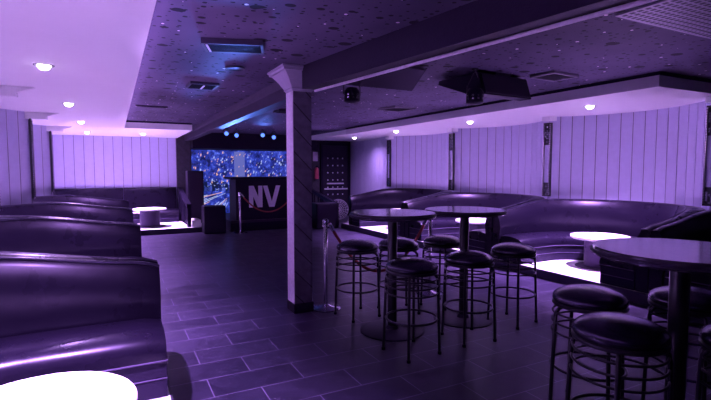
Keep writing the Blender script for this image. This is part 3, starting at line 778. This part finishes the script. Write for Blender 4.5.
def louvre(label, x, y, w, d, m, n=6, h=0.03, rz=0, cat='ceiling vent', frame=True):
    t = thing('ceiling_vent', label, cat, (x, y, CEIL), rz, 'vents and plates in the dark ceiling')
    b = MB(); f = 0.02
    b.box(-w/2, w/2, -d/2, -d/2+f, -h, -0.001); b.box(-w/2, w/2, d/2-f, d/2, -h, -0.001); b.box(-w/2, -w/2+f, -d/2+f, d/2-f, -h, -0.001); b.box(w/2-f, w/2, -d/2+f, d/2-f, -h, -0.001)
    b.build('frame', m, t)
    b = MB()
    for k in range(n):
        yy = -d/2+f+(d-2*f)*(k+.5)/n; b.prism([(yy-0.012, -h+.002), (yy-0.009, -h+.002), (yy+0.012, -0.006), (yy+0.009, -0.006)], 'x', -w/2+f, w/2-f)
    b.build('slats', m, t)
    b = MB(); b.box(-w/2+f, w/2-f, -d/2+f, d/2-f, -0.004, -0.001); b.build('backing', M['black'], t)
    return t
tt = louvre('black boxy ceiling vent with a pale end strip, left of the pillar head', 0.87, 3.78, 0.46, 0.27, M['vent'], 8, 0.045, radians(-18))
MB().box(-0.20, -0.185, -0.11, 0.11, -0.05, -0.046).build('strip', M['logo'], tt)
tt = louvre('dark slatted vent in the ceiling closest to the lowered left ceiling edge', 0.95, 5.75, 0.32, 0.36, M['vent'], 6, 0.03, 0)
MB().box(-0.01, 0.01, -0.12, 0.12, -0.036, -0.031).build('strip', M['logo'], tt)
louvre('long narrow dark slot in the ceiling before the far lowered edge', 0.55, 8.02, 0.46, 0.10, M['vent'], 2, 0.02, 0)
louvre('thin pale ceiling plate over the far right booth', 4.08, 6.45, 0.42, 0.42, M['vent_light'], 6, 0.03, radians(8))
louvre('thin pale ceiling plate right of the wedge speaker by the lowered ceiling', 4.14, 3.47, 0.40, 0.30, M['vent_light'], 6, 0.03, radians(4))
louvre('small dark vent beyond the beam over the dance floor', 2.6, 7.6, 0.34, 0.30, M['vent'], 5, 0.03, 0)
louvre('tiny pale vent in the ceiling right of the pillar head', 2.25, 5.9, 0.25, 0.2, M['vent_light'], 4, 0.03, 0)
t = thing('ceiling_speaker', 'round flush speaker ring in the dark ceiling left of the pillar head', 'ceiling speaker', (1.08, 4.65, CEIL))
MB().lathe([(0.075, -0.002), (0.095, -0.002), (0.095, -0.014), (0.085, -0.018), (0.075, -0.012)], 32).build('rim', M['vent'], t, True, 40)
MB().lathe([(0, -0.008), (0.074, -0.008), (0.074, -0.002), (0, -0.002)], 28).build('mesh_cover', M['speaker'], t, True, 40)
# perforated tile
t = thing('perforated_panel', 'perforated square-hole panel in the ceiling at the top right corner', 'ceiling grille', (2.90, 0.75, CEIL))
b = MB(); b.box(0, 1.22, 0, 1.22, -0.012, -0.001); b.build('plate', M['grille_plate'], t)
b = MB(); n = 24
for i in range(n):
    for j in range(n):
        x = 0.02+i*1.19/n; yy = 0.02+j*1.19/n; b.add([(x, yy, -0.0135), (x+.034, yy, -0.0135), (x+.034, yy+.034, -0.0135), (x, yy+.034, -0.0135)], [(0,1,2,3)])
b.build('holes', M['black'], t)

# ------------------------------------------------------------------ lamps
VIO = (0.62, 0.34, 1.0)
def downlight(label, x, y, power, z=SOF, spread=96, col=VIO):
    t = thing('downlight', label, 'ceiling light', (x, y, z), 0, 'round recessed ceiling lights')
    MB().lathe([(0.060, -0.001), (0.074, -0.001), (0.074, -0.005), (0.062, -0.007), (0.060, -0.004)], 24).build('rim', M['vent_light'], t, True, 40)
    MB().lathe([(0, -0.042), (0.022, -0.039), (0.040, -0.027), (0.050, -0.004), (0, -0.001)], 24).build('lens', M['lamp'], t, True, 40)
    l = bpy.data.lights.new('downlight_lamp', 'SPOT'); l.energy = power; l.color = col; l.spot_size = radians(spread); l.spot_blend = 1.0; l.shadow_soft_size = 0.02
    o = bpy.data.objects.new('downlight_lamp', l); COL.objects.link(o); o.location = (x, y, z-0.06)
PW = 1750
downlight('round ceiling light above the bottom left white table, outside the top left corner', -0.42, 2.15, PW)
downlight('round glowing ceiling light closest to the camera on the lowered left ceiling', -0.48, 4.58, PW)
downlight('round glowing ceiling light, second from the camera on the lowered left ceiling', -0.49, 7.05, PW)
downlight('round glowing ceiling light, third from the camera on the lowered left ceiling', -0.49, 9.57, PW)
downlight('glowing ceiling light above the far left corner bench', -0.51, 12.11, PW*.6)
downlight('glowing ceiling light above the small white table by the far wall', 0.63, 12.08, PW*.8)
downlight('glowing ceiling light above the long curved booth on the right', 5.65, 4.15, PW*1.2)
downlight('glowing ceiling light between the two curved booths with hidden tables', 5.59, 6.44, PW)
downlight('glowing ceiling light above the booth closest to the studded door', 5.49, 8.71, PW)
downlight('glowing ceiling light on the far end of the lowered right ceiling', 5.80, 11.3, PW*.08, SOF+0.03, 165)

def spot(x, y, z, tx, ty, tz, power, size, col, rad=0.05, blend=0.6):  # serves the blue stage lamps and the added violet fill spots
    l = bpy.data.lights.new('stage_and_fill_spot', 'SPOT'); l.energy = power; l.color = col; l.spot_size = radians(size); l.spot_blend = blend; l.shadow_soft_size = rad
    o = bpy.data.objects.new('stage_and_fill_spot', l); COL.objects.link(o); o.location = (x, y, z)
    o.rotation_euler = (Vector((tx, ty, tz))-Vector((x, y, z))).to_track_quat('-Z', 'Y').to_euler()
spot(2.55, 10.95, 1.95, 1.05, 5.2, 2.50, 1400, 17, (0.10, 0.22, 1.0))
spot(3.28, 11.2, 2.10, 2.2, 7.6, 2.55, 35, 36, (0.10, 0.22, 1.0))

# added violet strip light without a fitting, brightens the ceiling's left edge
l = bpy.data.lights.new('ceiling_edge_fill', 'AREA'); l.shape = 'RECTANGLE'; l.size = 0.06; l.size_y = 11.0; l.energy = 26; l.color = (0.6, 0.3, 1.0)
o = bpy.data.objects.new('ceiling_edge_fill', l); COL.objects.link(o); o.location = (0.23, 4.9, 2.37)
o.rotation_euler = (0, radians(-100), 0)

# added violet spots without fittings at the booth arm ends, washing the dark ceiling
for yy in (3.44, 5.90, 8.35, 10.80):
    spot(0.33, yy, 0.92, 0.85, yy, 2.45, 60, 66, (0.62, 0.34, 1.0), 0.0, 1.0)
for yy in (2.95, 5.28, 7.68, 10.15):
    spot(4.96, yy, 0.92, 3.7, yy, 2.45, 105, 88, (0.62, 0.34, 1.0), 0.0, 1.0)

# world: black room
w = bpy.data.worlds.new('World'); scene.world = w; w.use_nodes = True
w.node_tree.nodes['Background'].inputs['Color'].default_value = (0.01, 0.006, 0.02, 1)
w.node_tree.nodes['Background'].inputs['Strength'].default_value = 0.3

# ------------------------------------------------------------------ camera
cd = bpy.data.cameras.new('camera'); cam = bpy.data.objects.new('camera', cd); COL.objects.link(cam)
cam.location = (0, 0, 1.45); cd.sensor_width = 36; cd.lens = 467.0/711*36; cd.clip_start = 0.05
cam.rotation_euler = (radians(90-3.67), 0, radians(-27.3))
scene.camera = cam
vs = scene.view_settings; vs.view_transform = 'Standard'; vs.look = 'None'; vs.exposure = 0; vs.gamma = 1; vs.use_curve_mapping = False
scene.cycles.max_bounces = 8; scene.cycles.diffuse_bounces = 5; scene.cycles.glossy_bounces = 4
scene.cycles.sample_clamp_indirect = 20
scene.cycles.use_denoising = True
